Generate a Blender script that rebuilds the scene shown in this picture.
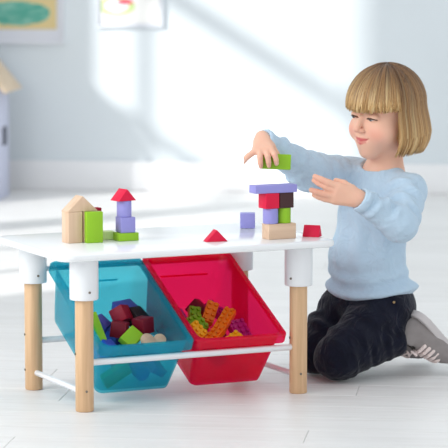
import bpy, bmesh, math, random
import numpy as np
from mathutils import Vector, Matrix

for o in list(bpy.data.objects):
    bpy.data.objects.remove(o, do_unlink=True)
scene = bpy.context.scene
C = scene.collection
R = math.radians

# ------------------------------------------------------------------ camera
cam = bpy.data.cameras.new('camera')
cam.sensor_width = 36.0
cam.lens = 36.0 * 2579.66 / 448.0
cam.dof.use_dof = True
cam.dof.focus_distance = 6.0
cam.dof.aperture_fstop = 6.5
cam_o = bpy.data.objects.new('camera', cam)
C.objects.link(cam_o)
cam_o.location = (0, -6.0, 1.07556)
cam_o.rotation_euler = (math.pi / 2 - 0.112766, 0, 0)
scene.camera = cam_o

# ------------------------------------------------------------------ world, sun, daylight, exposure
world = bpy.data.worlds.new('overcast_daylight')
scene.world = world
world.use_nodes = True
bg = world.node_tree.nodes['Background']
bg.inputs['Color'].default_value = (0.93, 0.97, 1.0, 1)
bg.inputs['Strength'].default_value = 0.87

sun = bpy.data.lights.new('sun', 'SUN')
sun.energy = 4.0
sun.angle = R(2.6)
sun.color = (1.0, 0.985, 0.96)
sun_o = bpy.data.objects.new('sun', sun)
C.objects.link(sun_o)
sun_o.rotation_euler = Vector((1.0, 0.8, -0.57)).to_track_quat('-Z', 'Y').to_euler()

win = bpy.data.lights.new('window_daylight', 'AREA')
win.shape = 'RECTANGLE'
win.size, win.size_y = 2.0, 1.5
win.energy = 46
win.color = (1.0, 0.99, 0.97)
win_o = bpy.data.objects.new('window_daylight', win)
C.objects.link(win_o)
win_o.location = (-2.0, -0.9, 1.4)
win_o.rotation_euler = (Vector((0.15, 0.2, 0.35)) - win_o.location).to_track_quat('-Z', 'Y').to_euler()

vs = scene.view_settings
vs.view_transform = 'Standard'
vs.look = 'None'
vs.gamma = 1.0
vs.use_curve_mapping = False
vs.exposure = 0.0

# ------------------------------------------------------------------ helpers
def lin(r, g, b):
    f = lambda c: (c / 12.92) if c <= 0.04045 else ((c + 0.055) / 1.055) ** 2.4
    return (f(r / 255), f(g / 255), f(b / 255), 1.0)

def mat(name, col, rough=0.5, spec=0.5, noise=0.0, nscale=40.0, bump=0.0, bscale=200.0, coat=0.0, crease=0.0, sss=0.0, sheen=0.0, attr=None, stretch=None):
    m = bpy.data.materials.new(name)
    m.use_nodes = True
    nt = m.node_tree
    N, L = nt.nodes, nt.links
    b = N['Principled BSDF']
    b.inputs['Base Color'].default_value = col
    b.inputs['Roughness'].default_value = rough
    b.inputs['Specular IOR Level'].default_value = spec
    b.inputs['Coat Weight'].default_value = coat
    if sss:
        b.inputs['Subsurface Weight'].default_value = sss
        b.inputs['Subsurface Radius'].default_value = (0.02, 0.008, 0.005)
        b.inputs['Subsurface Scale'].default_value = 0.5
    if sheen:
        b.inputs['Sheen Weight'].default_value = sheen
    tc = N.new('ShaderNodeTexCoord')
    mp = N.new('ShaderNodeMapping')
    L.new(tc.outputs['Object'], mp.inputs['Vector'])
    if stretch:
        mp.inputs['Scale'].default_value = stretch
    src = None
    if attr:
        a = N.new('ShaderNodeAttribute')
        a.attribute_name = attr
        src = a.outputs['Color']
    if noise > 0:
        n = N.new('ShaderNodeTexNoise')
        n.inputs['Scale'].default_value = nscale
        n.inputs['Detail'].default_value = 5
        L.new(mp.outputs['Vector'], n.inputs['Vector'])
        mr = N.new('ShaderNodeMapRange')
        mr.inputs['From Min'].default_value = 0.3
        mr.inputs['From Max'].default_value = 0.7
        mr.inputs['To Min'].default_value = 1 - noise
        mr.inputs['To Max'].default_value = 1 + noise * 0.4
        L.new(n.outputs['Fac'], mr.inputs['Value'])
        mx = N.new('ShaderNodeMix')
        mx.data_type = 'RGBA'
        mx.blend_type = 'MULTIPLY'
        mx.inputs['Factor'].default_value = 1
        if src:
            L.new(src, mx.inputs['A'])
        else:
            mx.inputs['A'].default_value = col
        L.new(mr.outputs['Result'], mx.inputs['B'])
        src = mx.outputs['Result']
    if src:
        L.new(src, b.inputs['Base Color'])
    if bump > 0:
        n2 = N.new('ShaderNodeTexNoise')
        n2.inputs['Scale'].default_value = bscale
        n2.inputs['Detail'].default_value = 3
        L.new(mp.outputs['Vector'], n2.inputs['Vector'])
        bp = N.new('ShaderNodeBump')
        bp.inputs['Strength'].default_value = bump
        bp.inputs['Distance'].default_value = 0.002
        L.new(n2.outputs['Fac'], bp.inputs['Height'])
        L.new(bp.outputs['Normal'], b.inputs['Normal'])
        if crease > 0:      # soft cloth creases under the fine weave
            n3 = N.new('ShaderNodeTexNoise')
            n3.inputs['Scale'].default_value = 22
            n3.inputs['Detail'].default_value = 2
            n3.inputs['Distortion'].default_value = 1.6
            L.new(tc.outputs['Object'], n3.inputs['Vector'])
            b3 = N.new('ShaderNodeBump')
            b3.inputs['Strength'].default_value = crease
            b3.inputs['Distance'].default_value = 0.012
            L.new(n3.outputs['Fac'], b3.inputs['Height'])
            L.new(b3.outputs['Normal'], bp.inputs['Normal'])
    return m

def wood(name, col, dark, axis=2, scale=1.0):
    m = bpy.data.materials.new(name)
    m.use_nodes = True
    N, L = m.node_tree.nodes, m.node_tree.links
    b = N['Principled BSDF']
    b.inputs['Roughness'].default_value = 0.5
    tc = N.new('ShaderNodeTexCoord')
    mp = N.new('ShaderNodeMapping')
    s = [90 * scale] * 3
    s[axis] = 5 * scale
    mp.inputs['Scale'].default_value = s
    L.new(tc.outputs['Object'], mp.inputs['Vector'])
    n = N.new('ShaderNodeTexNoise')
    n.inputs['Scale'].default_value = 1.0
    n.inputs['Detail'].default_value = 6
    n.inputs['Distortion'].default_value = 0.6
    L.new(mp.outputs['Vector'], n.inputs['Vector'])
    r = N.new('ShaderNodeValToRGB')
    r.color_ramp.elements[0].position = 0.3
    r.color_ramp.elements[0].color = dark
    r.color_ramp.elements[1].position = 0.65
    r.color_ramp.elements[1].color = col
    L.new(n.outputs['Fac'], r.inputs['Fac'])
    L.new(r.outputs['Color'], b.inputs['Base Color'])
    return m

def plastic_translucent(name, col, trans, alpha=0.45):
    """tinted see-through plastic: clear tint + milky scattering + gloss"""
    m = bpy.data.materials.new(name)
    m.use_nodes = True
    N, L = m.node_tree.nodes, m.node_tree.links
    N.remove(N['Principled BSDF'])
    out = [n for n in N if n.type == 'OUTPUT_MATERIAL'][0]
    tr = N.new('ShaderNodeBsdfTransparent'); tr.inputs['Color'].default_value = trans
    df = N.new('ShaderNodeBsdfDiffuse'); df.inputs['Color'].default_value = col
    tl = N.new('ShaderNodeBsdfTranslucent'); tl.inputs['Color'].default_value = col
    gl = N.new('ShaderNodeBsdfGlossy'); gl.inputs['Roughness'].default_value = 0.18
    m1 = N.new('ShaderNodeMixShader'); m1.inputs[0].default_value = 0.6
    L.new(df.outputs[0], m1.inputs[1]); L.new(tl.outputs[0], m1.inputs[2])
    m2 = N.new('ShaderNodeMixShader'); m2.inputs[0].default_value = alpha
    L.new(m1.outputs[0], m2.inputs[1]); L.new(tr.outputs[0], m2.inputs[2])
    lw = N.new('ShaderNodeLayerWeight'); lw.inputs['Blend'].default_value = 0.5
    pw = N.new('ShaderNodeMath'); pw.operation = 'POWER'; pw.inputs[1].default_value = 4.0
    L.new(lw.outputs['Facing'], pw.inputs[0])
    fr = N.new('ShaderNodeMath'); fr.operation = 'MULTIPLY_ADD'; fr.inputs[1].default_value = 0.4; fr.inputs[2].default_value = 0.03
    L.new(pw.outputs[0], fr.inputs[0])
    m3 = N.new('ShaderNodeMixShader')
    L.new(fr.outputs[0], m3.inputs[0]); L.new(m2.outputs[0], m3.inputs[1]); L.new(gl.outputs[0], m3.inputs[2])
    L.new(m3.outputs[0], out.inputs['Surface'])
    return m

def link(name, me, m, parent=None, smooth=False, autosmooth=None):
    o = bpy.data.objects.new(name, me)
    C.objects.link(o)
    if m is not None and len(me.materials) == 0:
        me.materials.append(m)
    if smooth:
        me.polygons.foreach_set('use_smooth', [True] * len(me.polygons))
    if parent is not None:
        o.parent = parent
    return o

def tag(o, label=None, cat=None, group=None, kind=None):
    if label: o['label'] = label
    if cat: o['category'] = cat
    if group: o['group'] = group
    if kind: o['kind'] = kind
    return o

def empty(name, loc=(0, 0, 0), rz=0.0):
    o = bpy.data.objects.new(name, None)
    o.empty_display_size = 0.05
    C.objects.link(o)
    o.location = loc
    o.rotation_euler = (0, 0, rz)
    return o

def bm_mesh(name, bm):
    me = bpy.data.meshes.new(name)
    bmesh.ops.recalc_face_normals(bm, faces=bm.faces)
    bm.to_mesh(me)
    bm.free()
    return me

def smooth_by_angle(me, ang=35):
    me.polygons.foreach_set('use_smooth', [True] * len(me.polygons))
    bm = bmesh.new(); bm.from_mesh(me)
    for e in bm.edges:
        e.smooth = (len(e.link_faces) == 2 and e.calc_face_angle(0) < R(ang))
    bm.to_mesh(me); bm.free()

def box_mesh(name, sx, sy, sz, bev=0.0015, seg=2, z0=True):
    bm = bmesh.new()
    bmesh.ops.create_cube(bm, size=1)
    for v in bm.verts:
        v.co = Vector((v.co.x * sx, v.co.y * sy, v.co.z * sz + (sz / 2 if z0 else 0)))
    if bev:
        bmesh.ops.bevel(bm, geom=list(bm.edges), offset=bev, segments=seg, profile=0.5, affect='EDGES')
    me = bm_mesh(name, bm)
    smooth_by_angle(me, 30)
    return me

def extrude_profile(name, prof, depth, bev=0.0012):
    """prof: (x,z) outline, extruded along y, centred"""
    bm = bmesh.new()
    vs_ = [bm.verts.new((x, -depth / 2, z)) for x, z in prof]
    f = bm.faces.new(vs_)
    r = bmesh.ops.extrude_face_region(bm, geom=[f])
    for v in [g for g in r['geom'] if isinstance(g, bmesh.types.BMVert)]:
        v.co.y += depth
    if bev:
        bmesh.ops.bevel(bm, geom=list(bm.edges), offset=bev, segments=2, profile=0.5, affect='EDGES')
    me = bm_mesh(name, bm)
    smooth_by_angle(me, 30)
    return me

def lathe(name, prof, seg=32):
    """prof: list of (r,z) from bottom to top"""
    bm = bmesh.new()
    rings = []
    for r, z in prof:
        if r < 1e-6:
            rings.append([bm.verts.new((0, 0, z))])
        else:
            rings.append([bm.verts.new((r * math.cos(2 * math.pi * i / seg), r * math.sin(2 * math.pi * i / seg), z)) for i in range(seg)])
    for a, b in zip(rings, rings[1:]):
        for i in range(seg):
            j = (i + 1) % seg
            if len(a) == 1 and len(b) == 1: continue
            if len(a) == 1: bm.faces.new((a[0], b[i], b[j]))
            elif len(b) == 1: bm.faces.new((a[i], a[j], b[0]))
            else: bm.faces.new((a[i], a[j], b[j], b[i]))
    me = bm_mesh(name, bm)
    smooth_by_angle(me, 40)
    return me

def cyl_mesh(name, r, h, bev=0.0015, seg=28):
    return lathe(name, [(0, 0), (r - bev, 0), (r - bev * 0.3, bev * 0.3), (r, bev), (r, h - bev), (r - bev * 0.3, h - bev * 0.3), (r - bev, h), (0, h)], seg)

def rod(name, a, b, r, m, parent, seg=16):
    a, b = Vector(a), Vector(b)
    o = link(name, cyl_mesh(name, r, (b - a).length, min(0.002, r * 0.4), seg), m, parent)
    o.location = a
    o.rotation_euler = (b - a).to_track_quat('Z', 'Y').to_euler()
    return o

# ---- signed-distance modelling for the figure
class Field:
    def __init__(s, lo, hi, h):
        s.lo = np.array(lo, float); s.h = h
        s.n = np.ceil((np.array(hi) - s.lo) / h).astype(int) + 1
        s.V = np.full(s.n, 1.0, np.float32)
    def box(s, lo, hi, pad):
        i0 = np.clip(np.floor((np.array(lo) - pad - s.lo) / s.h).astype(int), 0, s.n)
        i1 = np.clip(np.ceil((np.array(hi) + pad - s.lo) / s.h).astype(int) + 1, 0, s.n)
        sl = tuple(slice(a, b) for a, b in zip(i0, i1))
        ax = [s.lo[k] + s.h * np.arange(i0[k], i1[k], dtype=np.float32) for k in range(3)]
        P = np.meshgrid(*ax, indexing='ij')
        return sl, P
    def op(s, lo, hi, fn, k=0.01, sub=False):
        sl, P = s.box(lo, hi, k + 0.012)
        if P[0].size == 0: return
        d = fn(P).astype(np.float32)
        A = s.V[sl]
        if sub:
            d = -d
            h = np.clip(0.5 - 0.5 * (A - d) / k, 0, 1)
            s.V[sl] = A * (1 - h) + d * h + k * h * (1 - h)
        else:
            h = np.clip(0.5 + 0.5 * (d - A) / k, 0, 1)
            s.V[sl] = d * (1 - h) + A * h - k * h * (1 - h)
    def cap(s, a, b, ra, rb, k=0.01, sub=False, disp=None):
        a = np.array(a, float); b = np.array(b, float)
        rm = max(ra, rb) + (0.01 if disp else 0)
        def fn(P):
            ab = b - a
            q = [P[i] - a[i] for i in range(3)]
            t = np.clip(sum(q[i] * ab[i] for i in range(3)) / (ab @ ab), 0, 1)
            w = [q[i] - t * ab[i] for i in range(3)]
            d = np.sqrt(sum(x * x for x in w)) - (ra + (rb - ra) * t)
            if disp is not None: d = d + disp(P, t)
            return d
        s.op(np.minimum(a, b) - rm, np.maximum(a, b) + rm, fn, k, sub)
    def ell(s, c, r, axes=None, k=0.01, sub=False, disp=None):
        c = np.array(c, float); r = np.array(r, float)
        A = np.eye(3) if axes is None else np.array(axes, float)   # rows = axes
        ext = np.sqrt(((A * r[:, None]) ** 2).sum(0)) + (0.01 if disp else 0)
        def fn(P):
            q = [P[i] - c[i] for i in range(3)]
            l = [sum(A[j][i] * q[i] for i in range(3)) for j in range(3)]
            k0 = np.sqrt(sum((l[j] / r[j]) ** 2 for j in range(3)))
            k1 = np.sqrt(sum((l[j] / r[j] ** 2) ** 2 for j in range(3))) + 1e-6
            d = k0 * (k0 - 1) / k1
            if disp is not None: d = d + disp(P, None)
            return d
        s.op(c - ext, c + ext, fn, k, sub)
    def cut(s, p, n, k=0.004, lo=None, hi=None):
        """remove the half space on the side n points to, inside lo..hi"""
        p = np.array(p, float); n = np.array(n, float); n = n / np.linalg.norm(n)
        lo = s.lo if lo is None else np.array(lo); hi = s.lo + s.h * s.n if hi is None else np.array(hi)
        s.op(lo, hi, lambda P: -sum((P[i] - p[i]) * n[i] for i in range(3)), k, True)
    def mesh(s, name, relax=1):
        V = s.V
        neg = V < 0
        nx, ny, nz = V.shape
        cs = np.zeros((nx - 1, ny - 1, nz - 1), np.uint8)
        for dx in (0, 1):
            for dy in (0, 1):
                for dz in (0, 1):
                    cs += neg[dx:nx - 1 + dx, dy:ny - 1 + dy, dz:nz - 1 + dz]
        act = np.argwhere((cs > 0) & (cs < 8))
        idx = np.full(cs.shape, -1, np.int32)
        idx[tuple(act.T)] = np.arange(len(act))
        cor = np.array([(x, y, z) for x in (0, 1) for y in (0, 1) for z in (0, 1)])
        val = np.stack([V[tuple((act + c).T)] for c in cor], 1)
        acc = np.zeros((len(act), 3)); cnt = np.zeros(len(act))
        for i in range(8):
            for j in range(i + 1, 8):
                if np.abs(cor[i] - cor[j]).sum() != 1: continue
                m = (val[:, i] < 0) != (val[:, j] < 0)
                t = val[m, i] / (val[m, i] - val[m, j])
                acc[m] += cor[i] + t[:, None] * (cor[j] - cor[i])
                cnt[m] += 1
        co = (act + acc / cnt[:, None]) * s.h + s.lo
        quads = []
        for ax in range(3):
            o1, o2 = [(1, 2), (2, 0), (0, 1)][ax]
            a = [slice(None)] * 3; b = [slice(None)] * 3
            a[ax] = slice(0, -1); b[ax] = slice(1, None)
            e = np.argwhere(neg[tuple(a)] != neg[tuple(b)])
            ok = (e[:, o1] > 0) & (e[:, o2] > 0) & (e[:, o1] < V.shape[o1] - 1) & (e[:, o2] < V.shape[o2] - 1)
            e = e[ok]
            inside = neg[tuple(e.T)]
            def g(d1, d2):
                c = e.copy(); c[:, o1] -= d1; c[:, o2] -= d2
                return idx[tuple(c.T)]
            q = np.stack([g(1, 1), g(0, 1), g(0, 0), g(1, 0)], 1)
            q[~inside] = q[~inside][:, ::-1]
            quads.append(q)
        quads = np.concatenate(quads)
        for _ in range(relax):
            s1 = np.zeros_like(co); c1 = np.zeros(len(co))
            for k in range(4):
                i, j = quads[:, k], quads[:, (k + 1) % 4]
                np.add.at(s1, i, co[j]); np.add.at(c1, i, 1)
                np.add.at(s1, j, co[i]); np.add.at(c1, j, 1)
            co = 0.5 * co + 0.5 * s1 / c1[:, None]
        me = bpy.data.meshes.new(name)
        me.vertices.add(len(co)); me.vertices.foreach_set('co', co.astype(np.float32).ravel())
        me.loops.add(quads.size); me.loops.foreach_set('vertex_index', quads.astype(np.int32).ravel())
        me.polygons.add(len(quads))
        me.polygons.foreach_set('loop_start', np.arange(0, quads.size, 4, dtype=np.int32))
        me.polygons.foreach_set('use_smooth', np.ones(len(quads), bool))
        me.update(calc_edges=True); me.validate()
        return me

def coords(me):
    a = np.empty(len(me.vertices) * 3, np.float32)
    me.vertices.foreach_get('co', a)
    return a.reshape(-1, 3)

def set_col(me, rgb):
    ca = me.color_attributes.new('Tint', 'FLOAT_COLOR', 'POINT')
    full = np.ones((len(rgb), 4), np.float32); full[:, :3] = rgb
    ca.data.foreach_set('color', full.ravel())

# ------------------------------------------------------------------ the room
ROOM = Matrix.Translation((-0.52, 4.765, 0)) @ Matrix.Rotation(R(-6.5), 4, 'Z')   # x along the back wall, -y into the room

def room_box(name, x0, x1, y0, y1, z0, z1, m, bev=0.0, kind='structure', parent=None):
    me = box_mesh(name, x1 - x0, y1 - y0, z1 - z0, bev)
    o = link(name, me, m, parent)
    mm = Matrix.Translation(((x0 + x1) / 2, (y0 + y1) / 2, z0))
    o.matrix_basis = mm if parent is not None else ROOM @ mm
    if kind: o['kind'] = kind
    return o

M_wall = mat('pale_blue_wall_paint', lin(227, 234, 238), 0.9, 0.2, noise=0.02, nscale=3)
M_white = mat('white_trim_paint', lin(248, 248, 249), 0.5, 0.4)
M_floor = mat('floor_gap', lin(205, 203, 200), 0.8)

room_box('wall_back', -1.22, 4.2, 0.0, 0.12, 0, 2.62, M_wall)
room_box('baseboard_back', -1.1, 4.2, -0.018, -0.0005, 0, 0.123, M_white, 0.004)
room_box('baseboard_left', -1.0999, -1.082, -2.48, -0.019, 0, 0.123, M_white, 0.004)
# left wall with the tall window whose sunlight falls on the back wall
WX0, WX1 = -1.22, -1.1
wl = empty('wall_left'); wl.matrix_basis = ROOM; wl['kind'] = 'structure'
WY0, WY1, WZ0, WZ1 = -2.30, -1.10, 0.5, 2.5
VY0, VY1, VZ0, VZ1 = -4.6, -2.5, 0.08, 1.22
for i, (y0, y1, z0, z1) in enumerate([(WY1, 0.0, 0, 2.62), (WY0, WY1, 0, WZ0), (WY0, WY1, WZ1, 2.62), (VY1, WY0, 0, 2.62), (VY0, VY1, 0, VZ0), (VY0, VY1, VZ1, 2.62), (-9.0, VY0, 0, 2.62)]):
    room_box('wall_section', WX0, WX1, y0, y1, z0, z1, M_wall, parent=wl, kind=None)
wf = empty('window_1'); wf.matrix_basis = ROOM; wf['kind'] = 'structure'
room_box('transom', WX0 + 0.03, WX1 - 0.03, WY0, WY1, 1.69, 1.78, M_white, 0.003, None, wf)
room_box('glazing_bar', WX0 + 0.03, WX1 - 0.03, WY0, WY1, 1.07, 1.13, M_white, 0.003, None, wf)
room_box('mullion', WX0 + 0.03, WX1 - 0.03, -1.38, -1.345, WZ0, WZ1, M_white, 0.003, None, wf)
room_box('window_stile', WX0 + 0.03, WX1 - 0.03, WY0, WY0 + 0.03, WZ0, WZ1, M_white, 0.003, None, wf)
room_box('window_stile', WX0 + 0.03, WX1 - 0.03, WY1 - 0.03, WY1, WZ0, WZ1, M_white, 0.003, None, wf)

wg = empty('added_low_window'); wg.matrix_basis = ROOM; wg['kind'] = 'structure'  # unseen low opening, added so sun reaches the floor by the back wall
for k in range(4):
    yy = VY0 + (VY1 - VY0 - 0.03) * k / 3
    room_box('window_stile', WX0 + 0.03, WX1 - 0.03, yy, yy + 0.03, VZ0, VZ1, M_white, 0.003, None, wg)

# floor: whitewashed boards, each its own piece
def plank_material():
    m = bpy.data.materials.new('whitewashed_oak')
    m.use_nodes = True
    N, L = m.node_tree.nodes, m.node_tree.links
    b = N['Principled BSDF']
    b.inputs['Roughness'].default_value = 0.42
    b.inputs['Specular IOR Level'].default_value = 0.4
    tc = N.new('ShaderNodeTexCoord'); oi = N.new('ShaderNodeObjectInfo')
    ad = N.new('ShaderNodeVectorMath'); ad.operation = 'MULTIPLY_ADD'
    cb = N.new('ShaderNodeCombineXYZ')
    for i in range(3): L.new(oi.outputs['Random'], cb.inputs[i])
    ad.inputs[1].default_value = (17, 13, 7)
    L.new(cb.outputs[0], ad.inputs[0]); L.new(tc.outputs['Object'], ad.inputs[2])
    mp = N.new('ShaderNodeMapping'); mp.inputs['Scale'].default_value = (2.2, 26, 10)
    L.new(ad.outputs[0], mp.inputs['Vector'])
    n = N.new('ShaderNodeTexNoise'); n.inputs['Scale'].default_value = 1.6; n.inputs['Detail'].default_value = 8; n.inputs['Roughness'].default_value = 0.65; n.inputs['Distortion'].default_value = 0.5
    L.new(mp.outputs[0], n.inputs['Vector'])
    r = N.new('ShaderNodeValToRGB')
    e = r.color_ramp.elements
    e[0].position = 0.28; e[0].color = lin(224, 222, 220)
    e[1].position = 0.55; e[1].color = lin(234, 233, 232)
    L.new(n.outputs['Fac'], r.inputs['Fac'])
    hv = N.new('ShaderNodeHueSaturation')
    mr = N.new('ShaderNodeMapRange'); mr.inputs['To Min'].default_value = 0.965; mr.inputs['To Max'].default_value = 1.02
    L.new(oi.outputs['Random'], mr.inputs['Value']); L.new(mr.outputs[0], hv.inputs['Value'])
    L.new(r.outputs['Color'], hv.inputs['Color']); L.new(hv.outputs['Color'], b.inputs['Base Color'])
    bp = N.new('ShaderNodeBump'); bp.inputs['Strength'].default_value = 0.15; bp.inputs['Distance'].default_value = 0.001
    L.new(n.outputs['Fac'], bp.inputs['Height']); L.new(bp.outputs[0], b.inputs['Normal'])
    return m
M_plank = plank_material()
fl = link('floor', box_mesh('floor', 7.4, 9.0, 0.05, 0), M_floor)
fl.matrix_basis = ROOM @ Matrix.Translation((0.5, -4.4, -0.062)); fl['kind'] = 'structure'
PW, PL = 0.142, 1.28
plank_me = box_mesh('plank', PL - 0.0009, PW - 0.0009, 0.012, 0.0008, 1)
plank_me.materials.append(M_plank)
random.seed(5)
for row in range(46):
    y = -0.019 - PW * (row + 0.5)
    off = random.uniform(0, PL)
    for k in range(3 if row < 38 else 4):
        x = -1.45 + off * 0.7 + PL * (k + 0.5) + (0 if row < 38 else -0.6)
        if x - PL / 2 > 3.2: continue
        p = bpy.data.objects.new('plank', plank_me); C.objects.link(p)
        p.parent = fl
        p.location = (x - 0.5, y + 4.4, 0.05)

# ------------------------------------------------------------------ pictures and the toy house by the wall
def art_mat(name, kind):
    m = bpy.data.materials.new(name); m.use_nodes = True
    N, L = m.node_tree.nodes, m.node_tree.links
    b = N['Principled BSDF']; b.inputs['Roughness'].default_value = 0.7
    tc = N.new('ShaderNodeTexCoord')
    sep = N.new('ShaderNodeSeparateXYZ'); L.new(tc.outputs['Object'], sep.inputs[0])
    nz = N.new('ShaderNodeTexNoise'); nz.inputs['Scale'].default_value = 22; nz.inputs['Detail'].default_value = 3
    L.new(tc.outputs['Object'], nz.inputs['Vector'])
    def math_(op, a, bb):
        n = N.new('ShaderNodeMath'); n.operation = op
        for i, v in enumerate((a, bb)):
            if isinstance(v, (int, float)): n.inputs[i].default_value = v
            else: L.new(v, n.inputs[i])
        return n.outputs[0]
    def blob(cx, cz, rx, rz, wob=0.35):
        dx = math_('DIVIDE', math_('SUBTRACT', sep.outputs['X'], cx), rx)
        dz = math_('DIVIDE', math_('SUBTRACT', sep.outputs['Z'], cz), rz)
        d = math_('SQRT', math_('ADD', math_('MULTIPLY', dx, dx), math_('MULTIPLY', dz, dz)), 0)
        return math_('ADD', d, math_('MULTIPLY', math_('SUBTRACT', nz.outputs['Fac'], 0.5), wob))
    def mixc(fac, a, bcol):
        x = N.new('ShaderNodeMix'); x.data_type = 'RGBA'
        L.new(fac, x.inputs['Factor'])
        if isinstance(a, tuple): x.inputs['A'].default_value = a
        else: L.new(a, x.inputs['A'])
        if isinstance(bcol, tuple): x.inputs['B'].default_value = bcol
        else: L.new(bcol, x.inputs['B'])
        return x.outputs['Result']
    if kind == 'leaf':
        st = N.new('ShaderNodeTexNoise'); st.inputs['Scale'].default_value = 1; st.inputs['Detail'].default_value = 4
        mp = N.new('ShaderNodeMapping'); mp.inputs['Scale'].default_value = (14, 14, 60); L.new(tc.outputs['Object'], mp.inputs[0]); L.new(mp.outputs[0], st.inputs['Vector'])
        green = mixc(math_('MULTIPLY', math_('SUBTRACT', st.outputs['Fac'], 0.35), 2.5), lin(58, 160, 140), lin(150, 205, 188))
        c = mixc(math_('LESS_THAN', blob(0.0, -0.047, 0.145, 0.05), 1.0), lin(226, 205, 150), green)
    else:
        d = blob(-0.057, -0.045, 0.07, 0.04, 0.3)
        ring = math_('MULTIPLY', math_('LESS_THAN', d, 1.08), math_('GREATER_THAN', d, 0.74))
        c = mixc(ring, lin(250, 249, 246), lin(205, 225, 150))
        yl = math_('MULTIPLY', ring, math_('LESS_THAN', blob(-0.08, -0.01, 0.05, 0.02, 0.3), 1.0))
        c = mixc(yl, c, lin(240, 210, 120))
        c = mixc(math_('LESS_THAN', blob(-0.022, -0.028, 0.034, 0.012, 0.5), 1.0), c, lin(232, 84, 110))
    L.new(c, b.inputs['Base Color'])
    return m

def picture(name, label, x0, x1, z0, z1, bx_, bz_, frame_w, fcol):
    """frame on the back wall; x in room coordinates"""
    t = empty(name)
    w, h = x1 - x0, z1 - z0
    t.matrix_basis = ROOM @ Matrix.Translation(((x0 + x1) / 2, -0.001, z0))
    fm = mat(name + '_frame', fcol, 0.4)
    for nm, bx in (('frame_rail', (w, frame_w, 0, 0)), ('frame_rail', (w, frame_w, 0, h - frame_w))):
        o = link(nm, box_mesh(nm, bx[0], 0.02, bx[1], 0.002), fm, t); o.location = (0, -0.01, bx[3])
    for sx in (-1, 1):
        o = link('frame_stile', box_mesh('frame_stile', frame_w, 0.02, h - 2 * frame_w, 0.002), fm, t)
        o.location = (sx * (w / 2 - frame_w / 2), -0.01, frame_w)
    o = link('mount', box_mesh('mount', w - 2 * frame_w, 0.004, h - 2 * frame_w, 0), mat(name + '_mount', lin(226, 228, 236), 0.8), t)
    o.location = (0, -0.006, frame_w)
    iw, ih = w - 2 * frame_w - 2 * bx_, h - 2 * frame_w - 2 * bz_
    o = link('painting', box_mesh('painting', iw, 0.002, ih, 0, z0=False), art_mat(name + '_art', 'leaf' if 'leaf' in label else 'ring'), t)
    o.location = (0, -0.0095, frame_w + bz_ + ih / 2)
    tag(t, label, 'picture', 'pictures on the wall')
    return t
picture('framed_picture', 'framed painting of a green leaf shape on yellow, upper left wall', -0.548, -0.148, 0.610, 0.96, 0.018, 0.050, 0.012, lin(228, 230, 236))
picture('framed_picture', 'white framed drawing of a pale green ring with red fish', -0.006, 0.272, 0.680, 0.95, 0.008, 0.008, 0.010, lin(222, 226, 232))

# toy house standing on the floor before the wall
house = empty('toy_house', (-1.138, 4.46, 0), R(-6))
tag(house, 'lavender toy house with a wooden gable roof against the wall', 'toy house')
M_lav = mat('lavender_paint', lin(200, 204, 224), 0.6)
M_pine = wood('pine_roof', lin(226, 205, 178), lin(206, 182, 152), 0, 0.5)
HW, HD, HH = 0.49, 0.24, 0.47
link('body', extrude_profile('body', [(-HW / 2, 0), (HW / 2, 0), (HW / 2, HH), (0, HH + 0.29), (-HW / 2, HH)], HD, 0.003), M_lav, house)
for s_ in (-1, 1):
    n_ = Vector((0.29, 0.245)).normalized()
    pr = [(0, HH + 0.29), (s_ * (HW / 2 + 0.040), HH + 0.29 - (HW / 2 + 0.040) * 0.29 / 0.245 + 0.010)]
    pr += [(pr[1][0] + s_ * 0.012, pr[1][1] + 0.004), (0, HH + 0.29 + 0.030)]
    link('roof_slab', extrude_profile('roof_slab', pr, HD + 0.10, 0.002), M_pine, house).location = (0, -0.01, 0.003)
o = link('window_opening', box_mesh('window_opening', 0.004, 0.08, 0.075, 0.001), mat('dark_opening', lin(70, 72, 86), 0.6), house)
o.location = (HW / 2 + 0.001, 0.02, 0.215)
o = link('door_panel', box_mesh('door_panel', 0.16, 0.006, 0.26, 0.002), M_lav, house); o.location = (-0.03, -HD / 2 - 0.002, 0.01)

# ------------------------------------------------------------------ toy table
T_YAW = 0.4467
TOP = 0.363
table = empty('play_table', (-0.1379, 0.0005, 0), T_YAW)
tag(table, 'white childrens play table with wooden dowel legs and white collars', 'table')
M_table = mat('white_lacquer', lin(243, 245, 247), 0.16, 0.5)
M_collar = mat('white_plastic', lin(238, 240, 243), 0.35, 0.5)
M_legw = wood('beech_leg', lin(226, 188, 148), lin(208, 168, 128), 2)
M_screw = mat('screw_metal', lin(120, 110, 98), 0.4)
M_rail = mat('white_rail', lin(236, 238, 242), 0.3)

def rounded_rect(w, d, r, n=8):
    pts = []
    for cx, cy, a0 in ((w / 2 - r, d / 2 - r, 0), (-w / 2 + r, d / 2 - r, 90), (-w / 2 + r, -d / 2 + r, 180), (w / 2 - r, -d / 2 + r, 270)):
        for i in range(n + 1):
            a = R(a0 + 90 * i / n)
            pts.append((cx + r * math.cos(a), cy + r * math.sin(a)))
    return pts

def loops_mesh(name, loops, cap0=True, cap1=True):
    bm = bmesh.new()
    rings = [[bm.verts.new(p) for p in lp] for lp in loops]
    n = len(rings[0])
    for a, b in zip(rings, rings[1:]):
        for i in range(n):
            j = (i + 1) % n
            bm.faces.new((a[i], a[j], b[j], b[i]))
    if cap0: bm.faces.new(rings[0])
    if cap1: bm.faces.new(rings[-1])
    me = bm_mesh(name, bm)
    smooth_by_angle(me, 35)
    return me

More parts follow.
